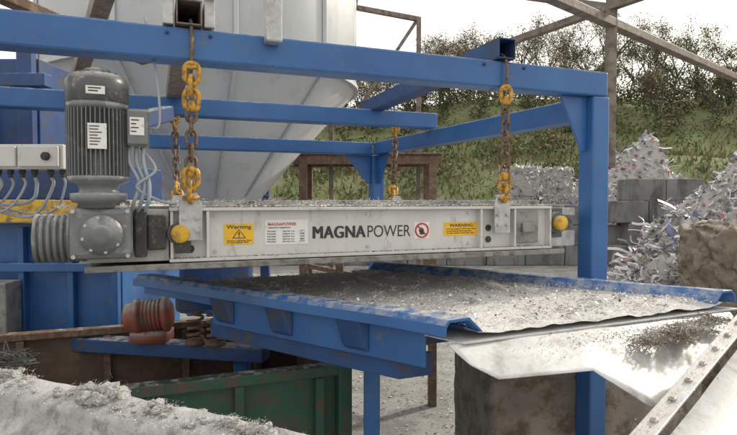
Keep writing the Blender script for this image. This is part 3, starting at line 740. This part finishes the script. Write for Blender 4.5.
def tree(g,lf,x,y,h,dens=1,ev=None):
    z=HZ(x,y)-.3;tips=[]
    def br(p,d,L,r,lv):
        q=p+d*L*.5+Vector((random.gauss(0,.04),random.gauss(0,.04),0))*L;e=q+(d+Vector((random.gauss(0,.15),random.gauss(0,.15),.05))).normalized()*L*.5
        g.tube([p,q,e],[r,r*.8,r*.6],4 if lv<2 else 3,0,cap=False)
        if lv>=4: tips.append(e);return
        if lv>=2:tips.append(e)
        for k in range(random.choice((2,3,3)) if lv else 5):
            a=random.uniform(0,6.28);sp=random.uniform(.35,.85)
            nd=(d+Vector((math.cos(a)*sp,math.sin(a)*sp,random.uniform(-.1,.35)))).normalized()
            br(p.lerp(e,random.uniform(.55,1)) ,nd,L*random.uniform(.6,.8),r*.55,lv+1)
    br(Vector((x,y,z)),Vector((random.gauss(0,.05),random.gauss(0,.05),1)).normalized(),h*.36,h*.016,0)
    kk=random.choice((0,1,1,2)) if ev is None else ev
    for t in tips:
        if random.random()<.85: leafcl(lf.d[kk if random.random()<.75 else random.randrange(3)],t,random.uniform(.4,1.0),int(random.uniform(8,19)*dens),.085)
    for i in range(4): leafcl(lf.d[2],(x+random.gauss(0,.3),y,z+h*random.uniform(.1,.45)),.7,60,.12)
g=G();lf=LF()
x=-8
while x<56:
    y=random.uniform(50,60);tree(g,lf,x,y,random.uniform(7.0,10.5)*(1-.22*sm(20,4,x)),1.3);x+=random.uniform(1.3,2.4)
x=0
while x<52:
    tree(g,lf,x,random.uniform(42,50),random.uniform(4.5,7.5),1.5,random.choice((0,2,1,1)));x+=random.uniform(2.2,4.0)
lf.to(g);g.obj('tree_line',['bark','leaf1','leaf2','leaf3'])
g=G();lf=LF()
for i in range(420):
    x=random.uniform(-10,56);y=random.uniform(30,62)
    if y<42 and 14<x<30 and random.random()<.85:continue
    r=random.uniform(.7,2.0);z=HZ(x,y)
    for k in range(5):
        leafcl(lf.d[random.choice((0,0,1,2,1))],(x+random.gauss(0,r*.5),y+random.gauss(0,r*.4),z+random.uniform(0,r)),r*.6,34,.14)
for i in range(260):
    x=random.uniform(-6,40);y=random.uniform(21,33)
    if 15<x<26 and random.random()<.6:continue
    r=random.uniform(.4,1.1);leafcl(lf.d[random.choice((0,1,2))],(x,y,HZ(x,y)+r*.3),r,75,.08,.7)
lf.to(g);g.obj('hillside_bushes',['bark','leaf1','leaf2','leaf3'])
g=G()
for i in range(9000):
    x=random.uniform(-5,45);y=random.uniform(22,45);p=Vector((x,y,HZ(x,y)+.03))
    d=Vector((random.gauss(0,.1),random.gauss(0,.1),random.uniform(.2,.5)));e=Vector((random.uniform(.03,.09),random.gauss(0,.05),0));g.add([p-e,p+e,p+d],[(0,1,2)],random.choice((0,1)))
g.obj('rough_grass',['leaf1','leaf2'])
# ------------------------------------------------------------ world, light, camera
w=bpy.data.worlds.new('World');sc.world=w;w.use_nodes=True;N=w.node_tree.nodes;L=w.node_tree.links
bg=N['Background'];sky=N.new('ShaderNodeTexSky');sky.sky_type='NISHITA';sky.sun_disc=False
EL=math.radians(30);AZ=math.radians(55)
sky.sun_elevation=EL;sky.sun_rotation=AZ;sky.dust_density=3.5;sky.air_density=1.2
tc=N.new('ShaderNodeTexCoord');nz=N.new('ShaderNodeTexNoise');nz.inputs['Scale'].default_value=2.2;nz.inputs['Detail'].default_value=3
mp=N.new('ShaderNodeMapping');mp.inputs['Scale'].default_value=(1,1,3);L.new(tc.outputs['Generated'],mp.inputs[0]);L.new(mp.outputs[0],nz.inputs['Vector'])
mr=N.new('ShaderNodeMapRange');mr.inputs['From Min'].default_value=.3;mr.inputs['From Max'].default_value=.7;mr.inputs['To Min'].default_value=.6;mr.inputs['To Max'].default_value=.92;L.new(nz.outputs[0],mr.inputs[0])
mx_=N.new('ShaderNodeMix');mx_.data_type='RGBA';L.new(mr.outputs[0],mx_.inputs[0]);L.new(sky.outputs[0],mx_.inputs[6]);mx_.inputs[7].default_value=(9.6,9.15,8.3,1)
L.new(mx_.outputs[2],bg.inputs[0]);bg.inputs[1].default_value=.15
sd=bpy.data.lights.new('sun','SUN');sd.energy=3.2;sd.angle=math.radians(5);sd.color=(1,.93,.80)
so=bpy.data.objects.new('sun',sd);COL.objects.link(so)
dv=Vector((math.sin(AZ)*math.cos(EL),math.cos(AZ)*math.cos(EL),math.sin(EL)))
so.rotation_euler=dv.to_track_quat('Z','Y').to_euler()
cd=bpy.data.cameras.new('camera');cd.lens=27.35;cd.sensor_width=36;cd.clip_end=3000;cd.clip_start=.05
co=bpy.data.objects.new('camera',cd);COL.objects.link(co);co.location=(0,0,2);co.rotation_euler=(math.radians(90-1.79),0,0)
sc.camera=co
sc.view_settings.view_transform='Standard';sc.view_settings.look='None';sc.view_settings.exposure=0
